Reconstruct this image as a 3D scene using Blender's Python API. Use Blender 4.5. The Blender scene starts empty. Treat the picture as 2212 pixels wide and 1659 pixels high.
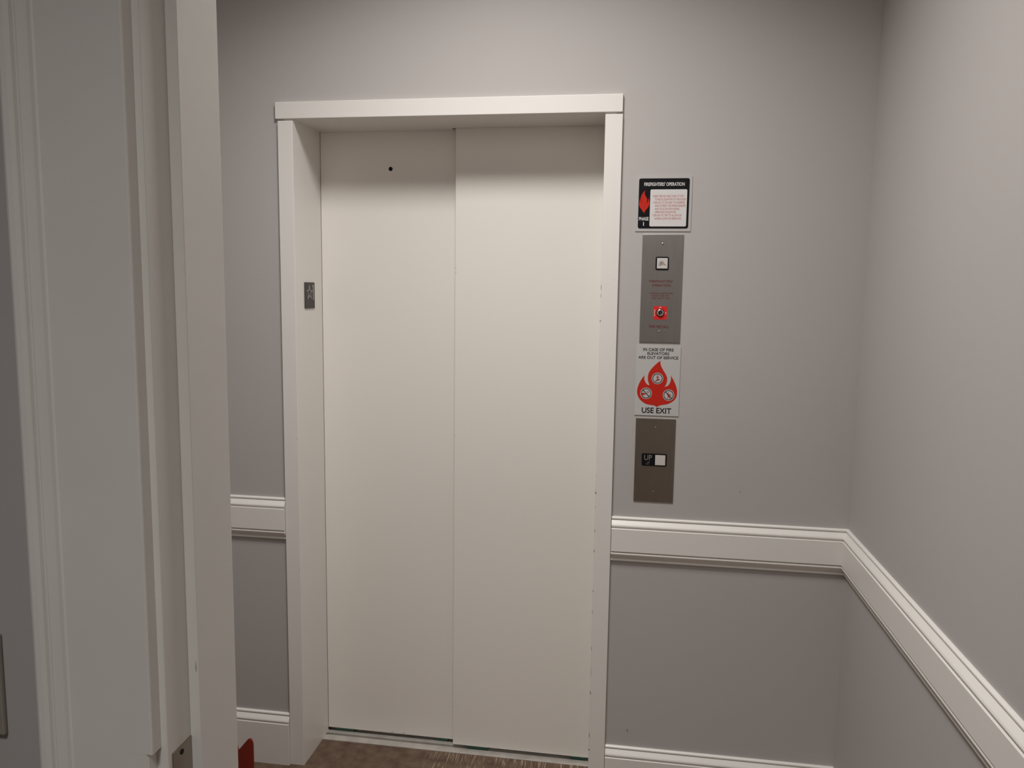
import bpy, bmesh, math, random
from mathutils import Vector, Matrix
random.seed(4)
S = bpy.context.scene
C = S.collection

# ------------------------------------------------------------------ camera
cam_d = bpy.data.cameras.new('camera')
cam = bpy.data.objects.new('camera', cam_d); C.objects.link(cam)
S.camera = cam
yaw, pitch, roll = (math.radians(a) for a in (8.6898, 6.6965, 0.7824))
fwd = Vector((-math.sin(yaw) * math.cos(pitch), math.cos(yaw) * math.cos(pitch), -math.sin(pitch)))
rt = Vector((math.cos(yaw), math.sin(yaw), 0)); up = rt.cross(fwd)
r2 = math.cos(roll) * rt + math.sin(roll) * up
u2 = -math.sin(roll) * rt + math.cos(roll) * up
M = Matrix((r2, u2, -fwd)).transposed().to_4x4()
M.translation = Vector((1.0074, -2.2594, 1.5327))
cam.matrix_world = M
cam_d.sensor_fit = 'HORIZONTAL'; cam_d.sensor_width = 36.0
cam_d.lens = 36.0 * 1692.14 / 2212.0
cam_d.clip_start = 0.02; cam_d.clip_end = 60

# ------------------------------------------------------------------ world, lights, exposure
w = bpy.data.worlds.new('world'); S.world = w; w.use_nodes = True
w.node_tree.nodes['Background'].inputs[0].default_value = (0.6, 0.6, 0.62, 1)
w.node_tree.nodes['Background'].inputs[1].default_value = 0.05
S.view_settings.view_transform = 'Standard'; S.view_settings.look = 'None'
S.view_settings.exposure = 0.0; S.view_settings.gamma = 1.0
S.view_settings.use_curve_mapping = False
S.cycles.use_denoising = True
S.cycles.max_bounces = 10; S.cycles.diffuse_bounces = 8
LOBBY = (0.64, -0.91)          # downlight over the lobby
HALL = (0.80, -2.80)           # light in the hall behind the camera
def disc(name, loc, r, watts, col, spread=180):
    l = bpy.data.lights.new(name, 'AREA'); l.shape = 'DISK'; l.size = 2 * r; l.energy = watts; l.color = col
    l.spread = math.radians(spread)
    o = bpy.data.objects.new(name, l); C.objects.link(o); o.location = loc
    return o
disc('lobby_lamp', (LOBBY[0], LOBBY[1], 2.860), 0.24, 23.6, (1.0, 0.97, 0.938), 134)
disc('hall_lamp', (HALL[0], HALL[1], 2.86), 0.25, 14.0, (1.0, 0.985, 0.97), 114)

# ------------------------------------------------------------------ materials
def mat(name, col, rough=0.5, metal=0.0, bump=0.0, bscale=200.0, var=0.0, vscale=3.0, spec=0.5, emit=None):
    m = bpy.data.materials.new(name); m.use_nodes = True
    nt = m.node_tree; b = nt.nodes['Principled BSDF']
    b.inputs['Base Color'].default_value = (*col, 1); b.inputs['Roughness'].default_value = rough
    b.inputs['Metallic'].default_value = metal; b.inputs['Specular IOR Level'].default_value = spec
    tc = nt.nodes.new('ShaderNodeTexCoord')
    if var > 0:
        n = nt.nodes.new('ShaderNodeTexNoise'); n.inputs['Scale'].default_value = vscale; n.inputs['Detail'].default_value = 4
        nt.links.new(tc.outputs['Object'], n.inputs['Vector'])
        r = nt.nodes.new('ShaderNodeValToRGB')
        r.color_ramp.elements[0].position = 0.3; r.color_ramp.elements[1].position = 0.7
        r.color_ramp.elements[0].color = (*[c * (1 - var) for c in col], 1)
        r.color_ramp.elements[1].color = (*[min(1, c * (1 + var)) for c in col], 1)
        nt.links.new(n.outputs['Fac'], r.inputs['Fac']); nt.links.new(r.outputs['Color'], b.inputs['Base Color'])
    if bump > 0:
        n2 = nt.nodes.new('ShaderNodeTexNoise'); n2.inputs['Scale'].default_value = bscale; n2.inputs['Detail'].default_value = 3
        nt.links.new(tc.outputs['Object'], n2.inputs['Vector'])
        bp = nt.nodes.new('ShaderNodeBump'); bp.inputs['Strength'].default_value = bump; bp.inputs['Distance'].default_value = 0.001
        nt.links.new(n2.outputs['Fac'], bp.inputs['Height']); nt.links.new(bp.outputs['Normal'], b.inputs['Normal'])
    return m
WALLC = (0.45, 0.424, 0.412)
M_wall = mat('wall_paint', WALLC, 0.62, bump=0.10, bscale=260, var=0.012, vscale=2.0, spec=0.3)
M_white = mat('trim_paint', (0.75, 0.728, 0.695), 0.38, bump=0.04, bscale=90, spec=0.45)
M_door = mat('door_paint', (0.80, 0.77, 0.72), 0.42, bump=0.06, bscale=500, spec=0.4)
M_jambw = mat('old_trim_paint', (0.76, 0.735, 0.69), 0.45, bump=0.10, bscale=60, var=0.02, vscale=9, spec=0.4)
M_ceil = mat('ceiling_paint', (0.88, 0.86, 0.84), 0.8)
M_dark = mat('shaft_dark', (0.012, 0.012, 0.012), 0.9)
M_alu = mat('sill_aluminium', (0.58, 0.55, 0.51), 0.42, metal=0.5, bump=0.15, bscale=120, var=0.12, vscale=25)
M_green = mat('guide_green', (0.06, 0.15, 0.11), 0.6)
M_black = mat('black_plastic', (0.006, 0.006, 0.008), 0.5, spec=0.15)
M_signw = mat('sign_white', (0.50, 0.49, 0.48), 0.35)
M_signp = mat('sign_panel_white', (0.66, 0.64, 0.63), 0.35)
M_signc = mat('sign_clear_edge', (0.47, 0.45, 0.44), 0.25)
M_red = mat('print_red', (0.50, 0.022, 0.012), 0.45, spec=0.2)
M_red2 = mat('key_plate_red', (0.70, 0.015, 0.012), 0.4)
M_redtext = mat('print_red_text', (0.46, 0.05, 0.045), 0.45)
M_engr = mat('engraved_red', (0.15, 0.014, 0.013), 0.6, spec=0.1)
M_ltext = mat('print_white', (0.66, 0.65, 0.63), 0.4)
M_ink = mat('print_black', (0.010, 0.009, 0.009), 0.5, spec=0.15)
M_chrome = mat('chrome', (0.75, 0.74, 0.72), 0.16, metal=1.0)
M_screw = mat('screw_steel', (0.40, 0.38, 0.36), 0.3, metal=1.0)
M_btn = mat('button_plastic', (0.58, 0.55, 0.52), 0.4)
M_relief = mat('button_relief', (0.34, 0.30, 0.27), 0.4)
M_plate = mat('jamb_plate_bronze', (0.030, 0.024, 0.022), 0.45)
M_platel = mat('jamb_plate_relief', (0.34, 0.30, 0.28), 0.4)
M_bin = mat('red_plastic', (0.20, 0.018, 0.010), 0.45, var=0.08, vscale=12)
M_switch = mat('switch_plate_plastic', (0.28, 0.25, 0.21), 0.4)
M_chip = mat('bare_metal_chip', (0.07, 0.058, 0.05), 0.7)
M_scuff = mat('scuff', (0.25, 0.23, 0.22), 0.7)
M_scuff2 = mat('paint_scuff', (0.42, 0.42, 0.42), 0.6)
M_lens = mat('lamp_housing', (0.7, 0.7, 0.68), 0.5)

def steel(name='brushed_steel', c0=(0.42, 0.395, 0.37, 1), c1=(0.52, 0.49, 0.465, 1)):
    m = bpy.data.materials.new(name); m.use_nodes = True
    nt = m.node_tree; b = nt.nodes['Principled BSDF']
    b.inputs['Metallic'].default_value = 1.0
    tc = nt.nodes.new('ShaderNodeTexCoord'); mp = nt.nodes.new('ShaderNodeMapping')
    mp.inputs['Scale'].default_value = (900, 900, 14)
    n = nt.nodes.new('ShaderNodeTexNoise'); n.inputs['Scale'].default_value = 1.0; n.inputs['Detail'].default_value = 3
    nt.links.new(tc.outputs['Object'], mp.inputs['Vector']); nt.links.new(mp.outputs['Vector'], n.inputs['Vector'])
    r = nt.nodes.new('ShaderNodeValToRGB')
    r.color_ramp.elements[0].color = c0; r.color_ramp.elements[1].color = c1
    nt.links.new(n.outputs['Fac'], r.inputs['Fac']); nt.links.new(r.outputs['Color'], b.inputs['Base Color'])
    rr = nt.nodes.new('ShaderNodeMapRange'); rr.inputs['To Min'].default_value = 0.28; rr.inputs['To Max'].default_value = 0.40
    nt.links.new(n.outputs['Fac'], rr.inputs['Value']); nt.links.new(rr.outputs['Result'], b.inputs['Roughness'])
    return m
M_steel = steel()
M_steel_refl = steel('brushed_steel_reflection_tint', (0.34, 0.295, 0.245, 1), (0.41, 0.36, 0.305, 1))  # same steel, with the carpet's brown reflection mixed into its colour

def carpet():
    m = bpy.data.materials.new('brown_carpet'); m.use_nodes = True
    nt = m.node_tree; b = nt.nodes['Principled BSDF']; b.inputs['Roughness'].default_value = 0.95
    b.inputs['Specular IOR Level'].default_value = 0.1
    tc = nt.nodes.new('ShaderNodeTexCoord')
    n = nt.nodes.new('ShaderNodeTexNoise'); n.inputs['Scale'].default_value = 26; n.inputs['Detail'].default_value = 5
    nt.links.new(tc.outputs['Object'], n.inputs['Vector'])
    r = nt.nodes.new('ShaderNodeValToRGB')
    r.color_ramp.elements[0].position = 0.32; r.color_ramp.elements[1].position = 0.70
    r.color_ramp.elements[0].color = (0.112, 0.069, 0.053, 1); r.color_ramp.elements[1].color = (0.172, 0.124, 0.086, 1)
    nt.links.new(n.outputs['Fac'], r.inputs['Fac'])
    # pale broken pinstripes running towards the elevator, one half of the pattern repeat
    mp = nt.nodes.new('ShaderNodeMapping'); mp.inputs['Scale'].default_value = (300, 11, 1)
    n3 = nt.nodes.new('ShaderNodeTexNoise'); n3.inputs['Scale'].default_value = 1.0; n3.inputs['Detail'].default_value = 2
    nt.links.new(tc.outputs['Object'], mp.inputs['Vector']); nt.links.new(mp.outputs['Vector'], n3.inputs['Vector'])
    r3 = nt.nodes.new('ShaderNodeValToRGB')
    r3.color_ramp.elements[0].position = 0.56; r3.color_ramp.elements[1].position = 0.66
    r3.color_ramp.elements[0].color = (0, 0, 0, 1); r3.color_ramp.elements[1].color = (1, 1, 1, 1)
    nt.links.new(n3.outputs['Fac'], r3.inputs['Fac'])
    sx = nt.nodes.new('ShaderNodeSeparateXYZ'); nt.links.new(tc.outputs['Object'], sx.inputs[0])
    mr = nt.nodes.new('ShaderNodeMapRange'); mr.inputs['From Min'].default_value = 0.34; mr.inputs['From Max'].default_value = 0.44
    nt.links.new(sx.outputs['X'], mr.inputs['Value'])
    mu = nt.nodes.new('ShaderNodeMath'); mu.operation = 'MULTIPLY'
    nt.links.new(r3.outputs['Color'], mu.inputs[0]); nt.links.new(mr.outputs['Result'], mu.inputs[1])
    mx = nt.nodes.new('ShaderNodeMixRGB'); mx.inputs['Color2'].default_value = (0.40, 0.31, 0.23, 1)
    nt.links.new(mu.outputs[0], mx.inputs['Fac']); nt.links.new(r.outputs['Color'], mx.inputs['Color1'])
    nt.links.new(mx.outputs['Color'], b.inputs['Base Color'])
    n2 = nt.nodes.new('ShaderNodeTexNoise'); n2.inputs['Scale'].default_value = 700
    nt.links.new(tc.outputs['Object'], n2.inputs['Vector'])
    bp = nt.nodes.new('ShaderNodeBump'); bp.inputs['Strength'].default_value = 0.5; bp.inputs['Distance'].default_value = 0.003
    nt.links.new(n2.outputs['Fac'], bp.inputs['Height']); nt.links.new(bp.outputs['Normal'], b.inputs['Normal'])
    return m
M_carpet = carpet()

# ------------------------------------------------------------------ helpers
def link(name, bm, m, parent=None, smooth=False):
    bmesh.ops.recalc_face_normals(bm, faces=bm.faces)
    me = bpy.data.meshes.new(name); bm.to_mesh(me); bm.free()
    if m: me.materials.append(m)
    if smooth:
        for p in me.polygons: p.use_smooth = True
    o = bpy.data.objects.new(name, me); C.objects.link(o)
    if parent: o.parent = parent
    return o
def empty(name, loc):
    o = bpy.data.objects.new(name, None); C.objects.link(o); o.location = loc; o.empty_display_size = 0.05
    return o
def tag(o, label=None, cat=None, group=None, kind=None):
    if label: o['label'] = label
    if cat: o['category'] = cat
    if group: o['group'] = group
    if kind: o['kind'] = kind
    return o
def box(bm, x0, x1, y0, y1, z0, z1, bev=0.0):
    g = bmesh.ops.create_cube(bm, size=1.0)
    for v in g['verts']:
        v.co = Vector((x0 + (v.co.x + .5) * (x1 - x0), y0 + (v.co.y + .5) * (y1 - y0), z0 + (v.co.z + .5) * (z1 - z0)))
    if bev > 0:
        es = list({e for v in g['verts'] for e in v.link_edges})
        bmesh.ops.bevel(bm, geom=es, offset=bev, segments=2, profile=0.5, affect='EDGES')
    return bm
def boxes(*bs, bev=0.0):
    bm = bmesh.new()
    for b in bs: box(bm, *b, bev=bev)
    return bm
def struct(name, bm, m, label, cat, smooth=False):
    return tag(link(name, bm, m, smooth=smooth), label, cat, kind='structure')
def sweep(bm, prof, end0, end1, cap=True):
    """prof: list of (d,z); end0/end1: functions (d,z)->3d point. open profile closed against the wall"""
    a = [bm.verts.new(end0(d, z)) for d, z in prof]
    b = [bm.verts.new(end1(d, z)) for d, z in prof]
    n = len(prof)
    for i in range(n):
        j = (i + 1) % n
        bm.faces.new((a[i], a[j], b[j], b[i]))
    if cap:
        for ring in (a, b):
            f = bm.faces.new(ring)
    return bm

# flat shapes in a sign's own plane: x to the right, z up, facing -y; units metres
def poly(outline, y0, y1):
    bm = bmesh.new()
    a = [bm.verts.new((x, y0, z)) for x, z in outline]
    f = bm.faces.new(a)
    r = bmesh.ops.extrude_face_region(bm, geom=[f])
    for v in r['geom']:
        if isinstance(v, bmesh.types.BMVert): v.co.y = y1
    bmesh.ops.triangulate(bm, faces=[q for q in bm.faces if len(q.verts) > 4])
    return bm
def rrect(x0, x1, z0, z1, r, n=6):
    pts = []
    for cx, cz, a0 in ((x1 - r, z1 - r, 0), (x0 + r, z1 - r, 90), (x0 + r, z0 + r, 180), (x1 - r, z0 + r, 270)):
        for k in range(n + 1):
            a = math.radians(a0 + 90 * k / n); pts.append((cx + r * math.cos(a), cz + r * math.sin(a)))
    return pts
def circ(cx, cz, r, n=32):
    return [(cx + r * math.cos(2 * math.pi * k / n), cz + r * math.sin(2 * math.pi * k / n)) for k in range(n)]
def mergebm(bms):
    out = bmesh.new()
    for b in bms:
        me = bpy.data.meshes.new('t'); b.to_mesh(me); b.free(); out.from_mesh(me); bpy.data.meshes.remove(me)
    return out
def ring(cx, cz, ro, ri, y0, y1, n=36):
    bm = bmesh.new()
    L = []
    for r, y in ((ro, y0), (ro, y1), (ri, y1), (ri, y0)):
        L.append([bm.verts.new((cx + r * math.cos(2 * math.pi * k / n), y, cz + r * math.sin(2 * math.pi * k / n))) for k in range(n)])
    for a in range(4):
        for k in range(n):
            bm.faces.new((L[a][k], L[a][(k + 1) % n], L[(a + 1) % 4][(k + 1) % n], L[(a + 1) % 4][k]))
    return bm
def strokes(segs, wd, y0, y1):
    bms = []
    for (x0, z0), (x1, z1) in segs:
        d = Vector((x1 - x0, z1 - z0)); d.normalize(); nx, nz = -d.y * wd / 2, d.x * wd / 2
        bms.append(poly([(x0 + nx, z0 + nz), (x0 - nx, z0 - nz), (x1 - nx, z1 - nz), (x1 + nx, z1 + nz)], y0, y1))
    return mergebm(bms)
def mm(pts): return [(x / 1000, z / 1000) for x, z in pts]
def smooth_closed(pts, corners, n=4):
    """Catmull-Rom through pts, breaking the tangent at the listed corner indices"""
    N = len(pts); out = []
    for i in range(N):
        p0, p1, p2, p3 = (Vector(pts[(i + k) % N]) for k in (-1, 0, 1, 2))
        if i in corners: p0 = p1 - (p2 - p1) * 0.4
        if (i + 1) % N in corners: p3 = p2 + (p2 - p1) * 0.4
        for k in range(n):
            t = k / n
            q = 0.5 * ((2 * p1) + (p2 - p0) * t + (2 * p0 - 5 * p1 + 4 * p2 - p3) * t * t + (3 * p1 - p0 - 3 * p2 + p3) * t ** 3)
            out.append((q.x, q.y))
    return out
def text(parent, body, x0, z0, x1, z1, y, m, bold=0.0, rot=0.0, name='lettering', thick=0.0002):
    """one line of capitals fitted to the box x0..x1, z0..z1 (mm) on the sign face"""
    cu = bpy.data.curves.new('t', 'FONT'); cu.body = body; cu.size = 1.0; cu.offset = bold; cu.resolution_u = 4
    o = bpy.data.objects.new('t', cu); C.objects.link(o)
    bpy.context.view_layer.update()
    dg = bpy.context.evaluated_depsgraph_get()
    me = bpy.data.meshes.new_from_object(o.evaluated_get(dg))
    bpy.data.objects.remove(o); bpy.data.curves.remove(cu)
    me.name = name
    xs = [v.co.x for v in me.vertices]; ys = [v.co.y for v in me.vertices]
    ax, bx, ay, by = min(xs), max(xs), min(ys), max(ys)
    W, H = (x1 - x0) / 1000, (z1 - z0) / 1000
    if rot: W, H = H, W
    cx, cz = (x0 + x1) / 2000, (z0 + z1) / 2000
    ca, sa = math.cos(rot), math.sin(rot)
    for v in me.vertices:
        a = ((v.co.x - ax) / (bx - ax) - .5) * W; b = ((v.co.y - ay) / (by - ay) - .5) * H
        v.co = Vector((cx + a * ca - b * sa, y, cz + a * sa + b * ca))
    me.materials.clear(); me.materials.append(m)
    q = bpy.data.objects.new(name, me); C.objects.link(q); q.parent = parent
    return q
def screw(parent, x, z, y, r=0.0032, slot=True):
    """oval-head screw: dome on the plate"""
    bm = bmesh.new(); n = 16; rings = []
    for rr, dy in ((r, 0.0), (r * .95, -.0006), (r * .6, -.0011)):
        rings.append([bm.verts.new((x + rr * math.cos(2 * math.pi * k / n), y + dy, z + rr * math.sin(2 * math.pi * k / n))) for k in range(n)])
    for a, b in zip(rings, rings[1:]):
        for k in range(n): bm.faces.new((a[k], a[(k + 1) % n], b[(k + 1) % n], b[k]))
    bm.faces.new(rings[-1]); bm.faces.new(rings[0])
    s = link('screw', bm, M_screw, parent)
    link('slot', poly([(x - r * .5, z - .0005), (x + r * .5, z - .0005), (x + r * .5, z + .0005), (x - r * .5, z + .0005)], y - .0010, y - .0013), M_ink, s)
    return s

# ------------------------------------------------------------------ the setting
XC = 1.6242            # lobby wall on the right
ZC = 2.90              # ceiling
YP0, YP1 = -1.5439, -1.4219     # partition with the doorway, hall face and lobby face
JX0, JX1 = 0.5345, 1.4489       # doorway clear width between the jambs (rabbet)
DZ = 2.045
LX = -0.95             # lobby wall on the left
HX0, HX1, HY = -1.3, 2.5, -3.7

struct('floor', boxes((HX0, HX1, HY, 0.141, -0.1, 0.0)), M_carpet, 'mottled brown carpet floor with pale pinstripes before the elevator', 'floor')
struct('ceiling', boxes((HX0, HX1, HY, 0.9, ZC, ZC + 0.1)), M_ceil, 'plain white painted ceiling over the lobby and hall', 'ceiling')
wb = boxes((LX - .1, -0.03, 0.0, 0.12, 0, ZC), (0.945, XC + .1, 0.0, 0.12, 0, ZC), (-0.03, 0.945, 0.0, 0.12, 2.05, ZC))
wall_back = struct('wall_back', wb, M_wall, 'warm grey painted wall around the elevator doors', 'wall')
struct('wall_right', boxes((XC, XC + 0.1, YP1, 0.0, 0, ZC)), M_wall, 'warm grey painted side wall with the sloping-away chair rail', 'wall')
struct('wall_left', boxes((LX - 0.1, LX, YP1, 0.0, 0, ZC)), M_wall, 'warm grey painted lobby side wall hidden behind the doorway jamb', 'wall')
struct('wall_front', boxes((HX0, JX0 - .02, YP0, YP1, 0, ZC), (JX1 + .02, HX1, YP0, YP1, 0, ZC), (JX0 - .02, JX1 + .02, YP0, YP1, DZ + .02, ZC)),
       M_wall, 'grey painted partition wall with the open doorway, in shade', 'wall')
struct('wall_rear', boxes((HX0, HX1, HY - .1, HY, 0, ZC)), M_wall, 'grey painted hall wall behind the viewpoint', 'wall')
struct('wall_hall_left', boxes((HX0 - .1, HX0, HY, YP1, 0, ZC)), M_wall, 'grey painted hall end wall on the switch side', 'wall')
struct('wall_hall_right', boxes((HX1, HX1 + .1, HY, YP1, 0, ZC)), M_wall, 'grey painted hall end wall on the hinge side', 'wall')
# shaft behind the doors, coloured near-black to give the gaps their darkness
sh = boxes((-0.12, 1.06, 0.30, 0.34, -0.3, 2.5), (-0.14, -0.10, 0.12, 0.34, -0.3, 2.5), (1.04, 1.08, 0.12, 0.34, -0.3, 2.5),
           (-0.14, 1.08, 0.12, 0.34, 2.5, 2.54), (-0.14, 1.08, 0.12, 0.34, -0.34, -0.3))
struct('wall_shaft', sh, M_dark, 'dark elevator shaft seen in the gaps round the door panels', 'wall')

# ---- elevator frame: header, jambs, soffit
T = -0.0115
fr = empty('trim_1', (0.4573, 0, 0)); tag(fr, 'off-white painted steel frame around the elevator doors', 'door frame', kind='structure')
def kid(name, bm, m, parent, smooth=False):
    o = link(name, bm, m, parent, smooth); 
    if parent.location.length: o.matrix_parent_inverse = Matrix.Translation(-parent.location)
    return o
kid('header', boxes((-0.0534, 0.9620, T, 0.13, 2.030, 2.0782), bev=0.0012), M_white, fr)
sf = boxes((-0.02, 0.4385, 0.0, 0.1950, 2.0305, 2.05), (0.4385, 0.935, 0.0, 0.1672, 2.0305, 2.05))
kid('soffit', sf, M_white, fr)
# jambs: an L of face and return, stopping just short of the header
def jamb(x0, x1, xr0, xr1, ye):
    bm = bmesh.new(); box(bm, x0, x1, T, 0.05, 0.0, 2.0244, bev=0.0012); box(bm, xr0, xr1, 0.0, ye, 0.0, 2.0305)
    return bm
jl = kid('jamb', jamb(-0.0464, 0.0, -0.03, -0.0004, 0.1956), M_white, fr)
jr = kid('jamb', jamb(0.9145, 0.9628, 0.9149, 0.945, 0.1676), M_white, fr)
chip_bm = []
def chip(parent, x, y, z, sx, sz, axis='y', m=None, name='paint_chip'):
    bm = bmesh.new()
    n = 6; pts = []
    for k in range(n):
        a = 2 * math.pi * k / n + random.uniform(-.3, .3); q = random.uniform(.6, 1.0)
        pts.append((sx * q * math.cos(a), sz * q * math.sin(a)))
    bm = poly(pts, 0.0002, -0.0002)
    if axis == 'x':
        for v in bm.verts: v.co = Vector((-v.co.y, v.co.x, v.co.z))
    for v in bm.verts: v.co += Vector((x, y, z))
    return kid(name, bm, m or M_chip, parent)
for x, z, sx, sz in ((.9160, 1.0033, .0009, .0012), (.9158, .9534, .0018, .0048), (.9155, .9103, .0006, .005), (.9155, .8388, .0011, .0065),
                     (.9155, .7775, .0012, .0075), (.9155, .6553, .0011, .005), (.9155, .5907, .0006, .008), (.9155, .4768, .0008, .009),
                     (.9155, .4022, .0006, .02), (.9155, .336, .0014, .007), (.9155, .2, .0011, .012), (.9155, .155, .0016, .005),
                     (.9155, 1.5488, .0007, .010), (.9155, 1.5252, .0006, .008), (.9155, 1.4541, .0012, .0048), (.9529, 1.5704, .0009, .0009)):
    chip(jr, x, T - .0001, z, sx, sz)
chip(jl, -.002, T - .0001, 1.075, .0012, .0016); chip(jl, -.0025, T - .0001, .66, .0012, .0016)

chip(wall_back, 1.029, -.0001, .221, .0035, .0065, m=M_scuff, name='scuff_mark'); chip(wall_back, 1.325, -.0001, .975, .002, .003, m=M_scuff, name='scuff_mark')
# ---- sliding doors
dr = empty('door_1', (0.4573, 0.2, 0)); tag(dr, 'pair of off-white painted sliding elevator door panels, closed', 'elevator door', kind='structure')
PB = 0.0146
rear = kid('panel', boxes((0.0002, 0.475, 0.196, 0.218, PB, 2.09), bev=0.001), M_door, dr)
rear['label'] = 'recessed narrower panel with a round black keyhole near its top'
front = kid('panel', boxes((0.4511, 0.93, 0.1683, 0.1905, PB, 2.09), bev=0.001), M_door, dr)
front['label'] = 'plain panel standing slightly in front of the other'
kid('keyhole_halo', ring(0.234, 1.9147, 0.0084, 0.0066, 0.1958, 0.1950), M_white, rear)  # thin pale ring imitating the sharpening halo round the hole
kid('keyhole', poly(circ(0.234, 1.9147, 0.0067), 0.1957, 0.1953), M_black, rear)
for x0, x1 in ((0.026, 0.090), (0.382, 0.425)): kid('guide_shoe', boxes((x0, x1, 0.202, 0.212, -0.012, PB + .001)), M_green, rear)
for x0, x1 in ((0.500, 0.570), (0.848, 0.897)): kid('guide_shoe', boxes((x0, x1, 0.1745, 0.1845, -0.012, PB + .001)), M_green, front)
for x, z in ((.4530, 1.6046), (.4533, 1.5914), (.4528, 1.0717), (.4525, .1476)): chip(front, x, .1682, z, .0010, .0018)
for x, z, sx in ((.232, .019, .006), (.272, .0195, .005)): chip(rear, x, .1959, z, sx, .0007)

# ---- sill with grooves
sl = empty('elevator_sill', (0.4573, 0.18, 0)); tag(sl, 'grooved aluminium threshold under the elevator doors', 'threshold')
kid('front_lip', boxes((0.0, 0.9145, 0.141, 0.170, -0.02, 0.003), bev=0.0008), M_alu, sl)
kid('middle_rib', boxes((-0.02, 0.94, 0.1835, 0.1995, -0.02, 0.003), bev=0.0008), M_alu, sl)
kid('rear_lip', boxes((-0.02, 0.94, 0.2135, 0.29, -0.02, 0.003), bev=0.0008), M_alu, sl)
kid('groove_floor', boxes((0.0, 0.9145, 0.150, 0.29, -0.03, -0.014)), M_alu, sl)

# ---- chair rails and baseboards
CAP = [(0.0, .884), (.0045, .8838), (.0078, .8812), (.0082, .8785), (.0072, .8768), (.0052, .8758), (.0050, .8745), (.0070, .8738),
       (.0088, .8715), (.0120, .8675), (.0155, .8630), (.0172, .8595), (.0170, .8570), (.0152, .8548), (.0130, .8535), (.0128, .8520),
       (.0174, .8518), (.0188, .8504)]
RAIL = CAP + [(d, 1.634 - z) for d, z in reversed(CAP)]
BASE = [(d, z - 0.7127) for d, z in CAP] + [(.0188, 0.0), (0.0, 0.0)]
def trim(name, prof, e0, e1, label, cat):
    return struct(name, sweep(bmesh.new(), prof, e0, e1), M_white, label, cat)
rt0 = lambda d, z: (0.9630 + (.0012 if d > .002 else 0), -d, z)
rtc = lambda d, z: (XC - d, -d, z)
trim('trim_2', RAIL, rt0, rtc, 'white moulded chair rail from elevator frame to wall corner', 'chair rail')
trim('trim_3', RAIL, rtc, lambda d, z: (XC - d, YP1 + .02, z), 'white moulded chair rail sloping away along the side wall', 'chair rail')
lf0 = lambda d, z: (LX, -d, z)
lf1 = lambda d, z: (-0.0466 - (.0012 if d > .002 else 0), -d, z)
trim('trim_4', RAIL, lf0, lf1, 'short piece of white chair rail between doorway jamb and elevator frame', 'chair rail')
trim('baseboard_right_of_elevator', BASE, rt0, rtc, 'white moulded baseboard between elevator frame and corner', 'baseboard')
trim('baseboard_right', BASE, rtc, lambda d, z: (XC - d, YP1 + .02, z), 'white moulded baseboard along the side wall', 'baseboard')
trim('baseboard_left_of_elevator', BASE, lf0, lf1, 'short white baseboard behind the dark red folded stand', 'baseboard')

# ---- the doorway one looks through: casing, jamb, stop, strike plate
dw = empty('trim_5', (0.99, YP0, 0)); tag(dw, 'white painted wooden doorway frame with moulded casing, close by in shade', 'door frame', kind='structure')
CAS = [(.4026, 0), (.4026, .0215), (.4045, .0255), (.4075, .0268), (.4130, .0262), (.4165, .0235), (.4180, .0205), (.4196, .0188), (.4206, .0212), (.4225, .0222),
       (.4262, .0212), (.4305, .0178), (.4325, .0150), (.4345, .0138), (.4362, .0155), (.4480, .0157), (.5150, .0157), (.5252, .0156), (.5268, .0152), (.5272, .0142), (.5272, 0)]
NOTCH = [p for p in CAS if p[0] < .512] + [(.5195, .0156), (.5215, .0130), (.5222, 0)]
XM = (JX0 + JX1) / 2
def casing_bm(prof, z0, z1, mirror=False, lobby=False):
    def pt(z):
        def f(x, d):
            X = 2 * XM - x if mirror else x
            Y = YP1 + d if lobby else YP0 - d
            return (X, Y, z)
        return f
    return sweep(bmesh.new(), prof, pt(z0), pt(z1))
left_c = mergebm([casing_bm(CAS, 0, .905), casing_bm(NOTCH, .905, 1.0485), casing_bm(CAS, 1.0485, DZ + .007)])
cl = kid('casing', left_c, M_jambw, dw)
kid('casing', casing_bm(CAS, 0, DZ + .007, mirror=True), M_jambw, dw)
def head(lobby):
    def f0(x, d): return (JX0 - .0073, YP1 + d if lobby else YP0 - d, DZ + .0073 + (.5272 - x))
    def f1(x, d): return (JX1 + .0073, YP1 + d if lobby else YP0 - d, DZ + .0073 + (.5272 - x))
    return sweep(bmesh.new(), CAS, f0, f1)
kid('casing', head(False), M_jambw, dw)
kid('casing', casing_bm(CAS, 0, DZ + .007, lobby=True), M_jambw, dw)
kid('casing', casing_bm(CAS, 0, DZ + .007, mirror=True, lobby=True), M_jambw, dw)
kid('casing', head(True), M_jambw, dw)
kid('jamb', boxes((JX0 - .02, JX0, YP0, YP1, 0, DZ), bev=0.0012), M_jambw, dw)
kid('jamb', boxes((JX1, JX1 + .02, YP0, YP1, 0, DZ), bev=0.0012), M_jambw, dw)
kid('jamb', boxes((JX0 - .02, JX1 + .02, YP0, YP1, DZ, DZ + .02), bev=0.0012), M_jambw, dw)
YS = -2.2594 + 0.758
dst = kid('door_stop', boxes((JX0, JX0 + .0129, YS, YP1, 0, DZ), bev=0.0012), M_jambw, dw)
chip(dst, JX0 + .0095, YS - .0001, 1.118, .0011, .008, m=M_scuff2, name='scuff_mark')
kid('door_stop', boxes((JX1 - .0129, JX1, YS, YP1, 0, DZ), bev=0.0012), M_jambw, dw)
kid('door_stop', boxes((JX0 + .0129, JX1 - .0129, YS, YP1, DZ - .0129, DZ), bev=0.0012), M_jambw, dw)
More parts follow.
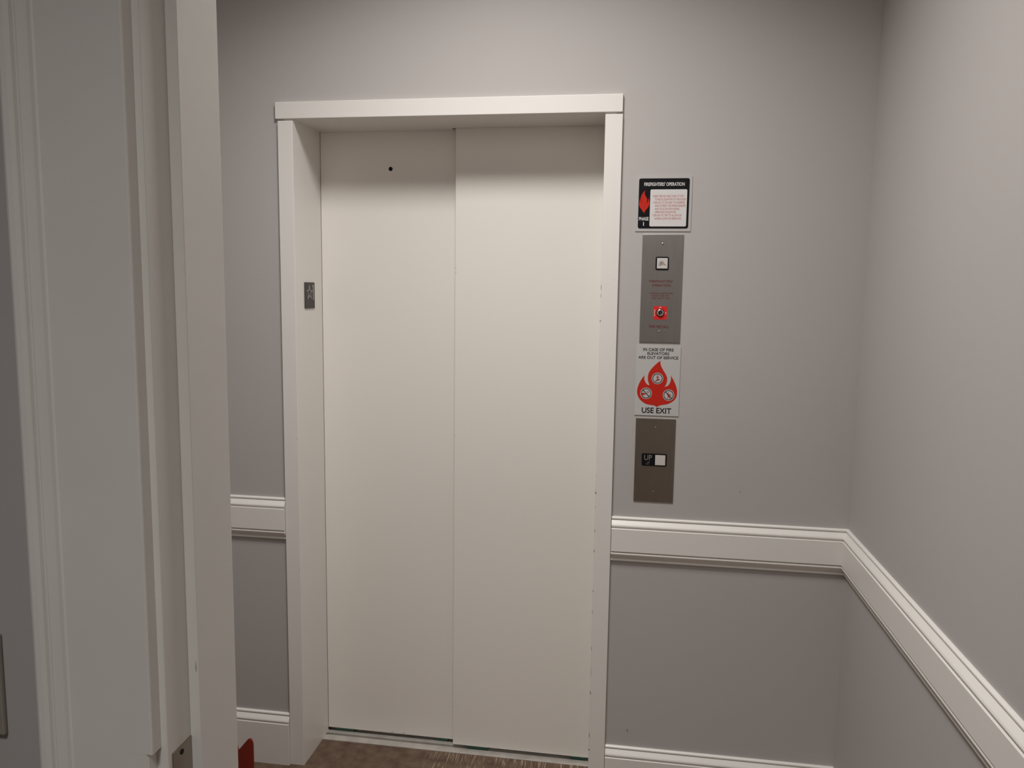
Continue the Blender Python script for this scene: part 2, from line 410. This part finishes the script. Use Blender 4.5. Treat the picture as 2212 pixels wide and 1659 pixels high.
# steel strike plate let into the jamb, lip curling to the casing
def strike():
    bm = bmesh.new()
    y0, y1, z0, z1, x = -1.5365, YS + .0005, .913, 1.0374, JX0
    hy0, hy1, hz0, hz1 = -1.530, -1.512, .957, .993
    for a in ((y0, y1, hz1, z1), (y0, y1, z0, hz0), (y0, hy0, hz0, hz1), (hy1, y1, hz0, hz1)):
        box(bm, x - .001, x + .0016, a[0], a[1], a[2], a[3])
    # lip
    prev = None
    for yy, xx in ((y0, x + .0008), (-1.543, x + .0006), (-1.550, x - .001), (-1.556, x - .0045)):
        cur = [bm.verts.new((xx + dx, yy, z)) for dx, z in ((.0008, .952), (.0008, .998), (-.0008, .998), (-.0008, .952))]
        if prev:
            for i in range(4): bm.faces.new((prev[i], prev[(i + 1) % 4], cur[(i + 1) % 4], cur[i]))
        prev = cur
    bm.faces.new(prev)
    return bm
sp = kid('strike_plate', strike(), M_steel_refl, dw); sp['label'] = 'scratched steel strike plate let into the jamb'
kid('latch_hole', boxes((JX0 - .001, JX0 + .0003, -1.531, -1.511, .956, .994)), M_ink, sp)
for zz in (1.0302, .920):
    b = poly(circ(0, 0, .0030, 14), 0, -.0006)
    for v in b.verts: v.co = Vector((JX0 + .0016 - v.co.y, -1.5212 + v.co.x, zz + v.co.z))
    kid('screw', b, M_ink, sp)
for z, s in ((1.3281, .0022), (1.3227, .0028), (1.3143, .0015), (1.3081, .003)):
    chip(cl, .5264, YP0 - .0140, z, .0012, s, 'x')

# ------------------------------------------------------------------ things on the wall right of the doors
def sign(name, x0, z0, label, cat):
    e = empty(name, (x0, 0, z0)); tag(e, label, cat); return e

# 1. firefighters' operation sign
W, H = .1518, .1508
s = sign('instruction_sign', 1.0059, 1.7063, "square black-bordered FIREFIGHTERS' OPERATION sign with small red flame, topmost of the column", 'sign')
link('backing', poly([(0, 0), (W, 0), (W, H), (0, H)], -.0002, -.0022), M_signc, s)
link('border', poly(rrect(.0066, .1445, .0079, .1446, .0055), -.0021, -.0026), M_black, s)
link('text_panel', poly(rrect(.0385, .1386, .0136, .1146, .0035), -.0025, -.0029), M_signp, s)
fl = smooth_closed(mm([(23.54, 112.18), (16.56, 103.19), (12.87, 93.56), (14.18, 83.9), (17.53, 75.42), (13.65, 81.48), (11.46, 91.76), (9.13, 81.48),
    (8.43, 72.99), (10.48, 66.92), (16.26, 59.01), (22.46, 49.87), (26.71, 57.8), (33.15, 65.7), (36.5, 74.19), (35.52, 83.87), (33.34, 93.53), (33.3, 88.1),
    (31.39, 80.25), (28.52, 75.41), (29.84, 82.67), (29.62, 88.71), (25.92, 96.55), (22.93, 101.98)]), {0, 4, 6, 11, 16, 19}, 3)
link('flame_emblem', poly(fl, -.0025, -.0029), M_red, s)
text(s, "FIREFIGHTERS' OPERATION", 20.9, 123.9, 131, 133.9, -.0028, M_ltext, .02)
text(s, 'PHASE', 9.4, 29.7, 35.7, 39.4, -.0028, M_ltext, .02)
text(s, 'I', 21.2, 15.2, 23.4, 25.8, -.0028, M_ltext, .02)
rows = ['INSERT FIRE KEY AND TURN TO "ON"', 'TO RECALL ELEVATOR TO THIS FLOOR', 'TURN KEY TO "BY-PASS" TO OVERRIDE', 'AND TO RESET THE SMOKE SENSORS',
        'AND TO ALLOW FOR NORMAL', 'OPERATION OF ELEVATOR', 'TURN KEY TO "OFF" TO ALLOW FOR', 'NORMAL ELEVATOR OPERATION']
xl = [46.0, 51.2, 46.4, 51.6, 51.8, 51.8, 46.3, 52.0]; xr = [130.4, 135.3, 133.1, 135.3, 119.7, 110.2, 125.2, 124.4]
for k, t in enumerate(rows):
    zt = 99.3 - 8.75 * k
    text(s, t, xl[k], zt - 5.9, xr[k], zt, -.0031, M_redtext, 0.0)

# 2. firefighter key switch plate
W, H = .1131, .3017
s = sign('key_switch_plate', 1.0269, 1.3963, 'tall brushed steel plate with red key switch and square button', 'switch plate')
link('face_plate', boxes((0, W, -.0030, -.0002, 0, H), bev=.0005), M_steel, s)
screw(s, .0563, .2754, -.0030); screw(s, .0553, .0305, -.0030)
b = link('button_bezel', poly(rrect(.0382, .0747, .2029, .2400, .0045), -.0029, -.0046), M_black, s)
bt = link('push_button', boxes((.0421, .0714, -.0062, -.0040, .2072, .2363), bev=.0006), M_btn, s)
hat = smooth_closed([(.0440, .2170), (.0475, .2175), (.0478, .2225), (.0500, .2270), (.0545, .2285), (.0590, .2270), (.0620, .2220), (.0680, .2170), (.0672, .2155), (.0610, .2178), (.0560, .2168), (.0500, .2150)], {0, 7, 8}, 3)
link('helmet_emblem', poly(hat, -.0061, -.0065), M_relief, bt)
link('emblem_shine', poly(circ(.0535, .2222, .0018, 12), -.0064, -.0067), M_chrome, bt)
text(s, "FIREFIGHTERS'", 23, 168.7, 88, 175.2, -.0034, M_engr, .003)
text(s, 'OPERATION', 30.5, 157.2, 81.5, 163.8, -.0034, M_engr, .003)
text(s, 'TO RECALL ELEVATORS', 22.7, 135.8, 88.6, 140.4, -.0034, M_engr, .003)
text(s, 'INSERT FIRE KEY', 31.7, 129.2, 78.5, 133.2, -.0034, M_engr, .003)
text(s, 'AND TURN TO "ON"', 30.4, 122.3, 81.6, 126.4, -.0034, M_engr, .003)
text(s, 'FIRE RECALL', 27, 41.0, 81.2, 48.3, -.0034, M_engr, .003)
k = link('key_switch', poly(rrect(.0369, .0741, .0650, .1024, .0035), -.0029, -.0042), M_red2, s)
text(k, 'OFF', 51.8, 96.9, 59.2, 100.2, -.0044, M_ltext, .01)
text(k, 'ON', 69.2, 80.4, 72.6, 86.2, -.0044, M_ltext, .01, rot=-math.pi / 2)
text(k, 'BYPASS', 38.8, 75.0, 41.8, 93.0, -.0044, M_ltext, .01, rot=math.pi / 2)
def lathe(cx, cz, prof, n=28):
    bm = bmesh.new(); L = []
    for r, y in prof: L.append([bm.verts.new((cx + r * math.cos(2 * math.pi * k / n), y, cz + r * math.sin(2 * math.pi * k / n))) for k in range(n)])
    for a, b in zip(L, L[1:]):
        for k in range(n): bm.faces.new((a[k], a[(k + 1) % n], b[(k + 1) % n], b[k]))
    bm.faces.new(L[-1]); bm.faces.new(L[0])
    return bm
link('lock_collar', lathe(.0556, .0842, [(.0118, -.0040), (.0118, -.0050), (.0102, -.0058)]), M_ink, k)
link('lock_cylinder', lathe(.0556, .0842, [(.0100, -.0050), (.0100, -.0075), (.0085, -.0092), (.0062, -.0096), (.0058, -.0090)]), M_chrome, k, True)
link('lock_plug', poly(circ(.0562, .0836, .0056, 20), -.0088, -.0093), M_ink, k)
link('key_slot', poly(smooth_closed([(.0552, .0862), (.0570, .0858), (.0575, .0838), (.0566, .0806), (.0556, .0806), (.0560, .0836)], set(), 2), -.0092, -.0097), M_chrome, k)

# 3. in-case-of-fire sign
W, H = .1245, .1995
s = sign('fire_notice', 1.0196, 1.1865, 'white IN CASE OF FIRE notice with large red flame, reading USE EXIT', 'sign')
link('backing', poly([(0, 0), (W, 0), (W, H), (0, H)], -.0002, -.0022), M_signw, s)
text(s, 'IN CASE OF FIRE', 19.4, 184.9, 104.4, 193.6, -.0025, M_ink, .016)
text(s, 'ELEVATORS', 31.4, 174.2, 92.4, 182.4, -.0025, M_ink, .016)
text(s, 'ARE OUT OF SERVICE', 6.4, 162.6, 118.2, 170.8, -.0025, M_ink, .016)
text(s, 'USE EXIT', 20.8, 6.6, 103.6, 22.8, -.0025, M_ink, .018)
FP = mm([(68.29, 158.37), (57.44, 148.81), (45.98, 136.48), (38.39, 125.49), (35.17, 114.52), (35.14, 103.57), (37.46, 94.02), (40.39, 86.53), (32.93, 89.81), (28.02, 96.59),
    (25.07, 104.77), (25.38, 115.73), (17.71, 104.64), (10.13, 89.36), (6.24, 75.47), (6.22, 63.0), (10.66, 50.62), (19.77, 40.44), (32.14, 33.14), (45.66, 30.47), (56.43, 28.98),
    (63.0, 24.6), (69.09, 29.35), (80.29, 32.02), (93.42, 34.88), (106.32, 42.11), (115.1, 51.93), (118.26, 64.3), (117.3, 77.9), (112.82, 91.4), (106.4, 104.84), (98.3, 117.56),
    (99.75, 107.43), (97.57, 96.53), (92.02, 87.58), (82.31, 83.29), (86.63, 90.88), (89.22, 101.81), (88.01, 112.66), (83.45, 122.07), (76.47, 132.81), (70.81, 143.55), (68.98, 150.29)])
link('flame_emblem', poly(smooth_closed(FP, {0, 7, 11, 21, 31, 35}, 3), -.0021, -.0025), M_red, s)
def badge(cx, cz, what):
    cx /= 1000; cz /= 1000
    d = link('badge', poly(circ(cx, cz, .0163), -.0024, -.0027), M_signw, s)
    link('badge_ring', ring(cx, cz, .0142, .0122, -.0026, -.0029), M_ink, d)
    if what == 'stairs':
        segs = [((cx - .0035, cz + .0040), (cx + .0038, cz + .0040)), ((cx - .0005, cz + .0046), (cx + .0005, cz - .0020)), ((cx + .0003, cz - .0010), (cx - .0030, cz - .0065)),
                ((cx + .0003, cz - .0010), (cx + .0055, cz - .0030)), ((cx + .0055, cz - .0030), (cx + .0050, cz - .0045))]
        m_ = mergebm([strokes(segs, .0021, -.0026, -.0029), poly(circ(cx, cz + .0078, .0017, 12), -.0026, -.0029)])
        link('pictogram', m_, M_red, d)
        link('stair_line', strokes([((cx - .0065, cz - .0085), (cx + .0065, cz - .0032))], .0018, -.0026, -.0029), M_engr, d)
    elif what == 'hand':
        hand = poly([(cx - .0120, cz + .0005), (cx - .0070, cz + .0015), (cx - .0045, cz - .0002), (cx - .0002, cz - .0010), (cx - .0002, cz - .0030), (cx - .0040, cz - .0038), (cx - .0075, cz - .0062), (cx - .0118, cz - .0050)], -.0026, -.0029)
        link('pictogram', hand, M_red, d)
        link('button_symbol', ring(cx + .0050, cz + .0036, .0030, .0018, -.0026, -.0029, 16), M_engr, d)
    else:
        segs = [((cx - .0006, cz + .0034), (cx + .0004, cz - .0030)), ((cx - .0045, cz - .0002), (cx + .0040, cz + .0012)), ((cx + .0002, cz - .0030), (cx - .0032, cz - .0090)),
                ((cx + .0002, cz - .0030), (cx + .0040, cz - .0092)), ((cx + .0040, cz + .0012), (cx + .0085, cz - .0002))]
        link('pictogram', mergebm([strokes(segs, .0021, -.0026, -.0029), poly(circ(cx - .0005, cz + .0058, .0017, 12), -.0026, -.0029)]), M_red, d)
    if what != 'stairs':
        link('slash', strokes([((cx - .0088, cz + .0095), (cx + .0088, cz - .0092))], .0020, -.0028, -.0031), M_ink, d)
badge(62.0, 107.2, 'stairs'); badge(31.4, 63.6, 'hand'); badge(94.6, 60.3, 'run')

# 4. call button plate
W, H = .1125, .2440
s = sign('call_button_plate', 1.0249, .9337, 'brushed steel plate with black UP call button, lowest of the column', 'call button')
link('face_plate', boxes((0, W, -.0030, -.0002, 0, H), bev=.0005), M_steel_refl, s)
screw(s, .0559, .2177, -.0030, .0028); screw(s, .0558, .0290, -.0030, .0028)
b = link('button_bezel', poly(rrect(.0199, .0910, .1054, .1420, .004), -.0029, -.0045), M_black, s)
link('push_button', boxes((.0581, .0869, -.0062, -.0040, .1090, .1383), bev=.0006), M_btn, b)
text(b, 'UP', 27.1, 122.6, 48.7, 137.8, -.0047, M_relief, -.008)
dots = [(33.0, 110.9), (36.0, 110.9), (36.0, 114.8), (39.5, 110.9), (39.5, 114.3), (39.5, 117.6), (42.8, 117.6)]
link('braille', mergebm([poly(circ(x / 1000, z / 1000, .0008, 8), -.0044, -.0050) for x, z in dots]), M_relief, b)

# 5. floor number plate on the elevator jamb (faces +x)
s = empty('floor_number_plate', (0, .0544, 1.473)); tag(s, 'small dark plate with raised star and number 1 on the elevator jamb', 'sign')
s.rotation_euler = (0, 0, math.radians(90))      # local x runs into the recess, local -y faces the opening
link('plate', boxes((0, .0740, -.0026, -.0002, 0, .0812), bev=.0005), M_plate, s)
cx, cz = .0330, .0490
star = []
for k in range(10):
    a = math.pi / 2 + k * math.pi / 5; r = .0245 if k % 2 == 0 else .0098
    star.append((cx + r * math.cos(a), cz + r * math.sin(a)))
inner = [(cx + (x - cx) * .72, cz + (z - cz) * .72) for x, z in star]
def outline(o, i, y0, y1):
    bm = bmesh.new(); n = len(o)
    L = [[bm.verts.new((x, y, z)) for x, z in P] for P, y in ((o, y0), (o, y1), (i, y1), (i, y0))]
    for a in range(4):
        for k in range(n): bm.faces.new((L[a][k], L[a][(k + 1) % n], L[(a + 1) % 4][(k + 1) % n], L[(a + 1) % 4][k]))
    return bm
link('raised_star', outline(star, inner, -.0024, -.0034), M_platel, s)
link('raised_number', poly([(.0590, .0262), (.0640, .0262), (.0640, .0745), (.0600, .0745), (.0545, .0700), (.0545, .0665), (.0590, .0690)], -.0024, -.0034), M_platel, s)

# ------------------------------------------------------------------ light switch on the hall wall
s = empty('light_switch', (.3105, YP0, 1.045)); tag(s, 'dull beige light switch plate beside the doorway casing, cut by the picture edge', 'light switch')
link('cover_plate', boxes((-.035, .035, -.006, -.0002, 0, .115), bev=.002), M_switch, s)
tg = link('toggle', boxes((-.005, .005, -.016, -.005, .050, .066), bev=.001), M_switch, s)
for z in (.028, .088): screw(s, 0, z, -.006, .0028)

# ------------------------------------------------------------------ dark red folded stand on the lobby floor
FX, FY = -.0655, -.300
s = empty('folding_stand', (FX, FY, 0)); tag(s, 'dark red folded panel stand on the floor, mostly hidden by the doorway jamb', 'floor stand')
def flap(length, ang, m):
    """panel hinged on the fold at the origin, top edge rising from the fold to a rounded peak"""
    pts = [(0, 0), (length, 0), (length + .0005, .242), (length - .0010, .252), (length - .0055, .2590), (length - .0115, .2600), (length - .0165, .2560), (0, .2255)]
    if ang: pts = [(0, 0), (length, 0), (length, .250), (length - .008, .260), (.030, .260), (.025, .2560), (0, .2255)]
    bm = poly(pts, 0.0, .003 if ang else .005)
    bmesh.ops.rotate(bm, verts=bm.verts, cent=(0, 0, 0), matrix=Matrix.Rotation(math.radians(ang), 3, 'Z'))
    return bm
link('panel', flap(.0415, 0, M_bin), M_bin, s)
link('panel', flap(.150, 142, M_bin), M_bin, s)
# ------------------------------------------------------------------ round flush light over the lobby
s = empty('ceiling_light', (LOBBY[0], LOBBY[1], ZC)); tag(s, 'round flush white light on the lobby ceiling above the elevator', 'ceiling light')
def drum(prof, n=40):
    bm = bmesh.new(); L = []
    for r, z in prof:
        L.append([bm.verts.new((r * math.cos(2 * math.pi * k / n), r * math.sin(2 * math.pi * k / n), z)) for k in range(n)])
    for a in range(len(prof) - 1):
        for k in range(n): bm.faces.new((L[a][k], L[a][(k + 1) % n], L[a + 1][(k + 1) % n], L[a + 1][k]))
    return bm
link('housing', drum(((.265, -.0005), (.265, -.030), (.258, -.036), (.247, -.038), (.244, -.030), (.010, -.030))), M_lens, s)
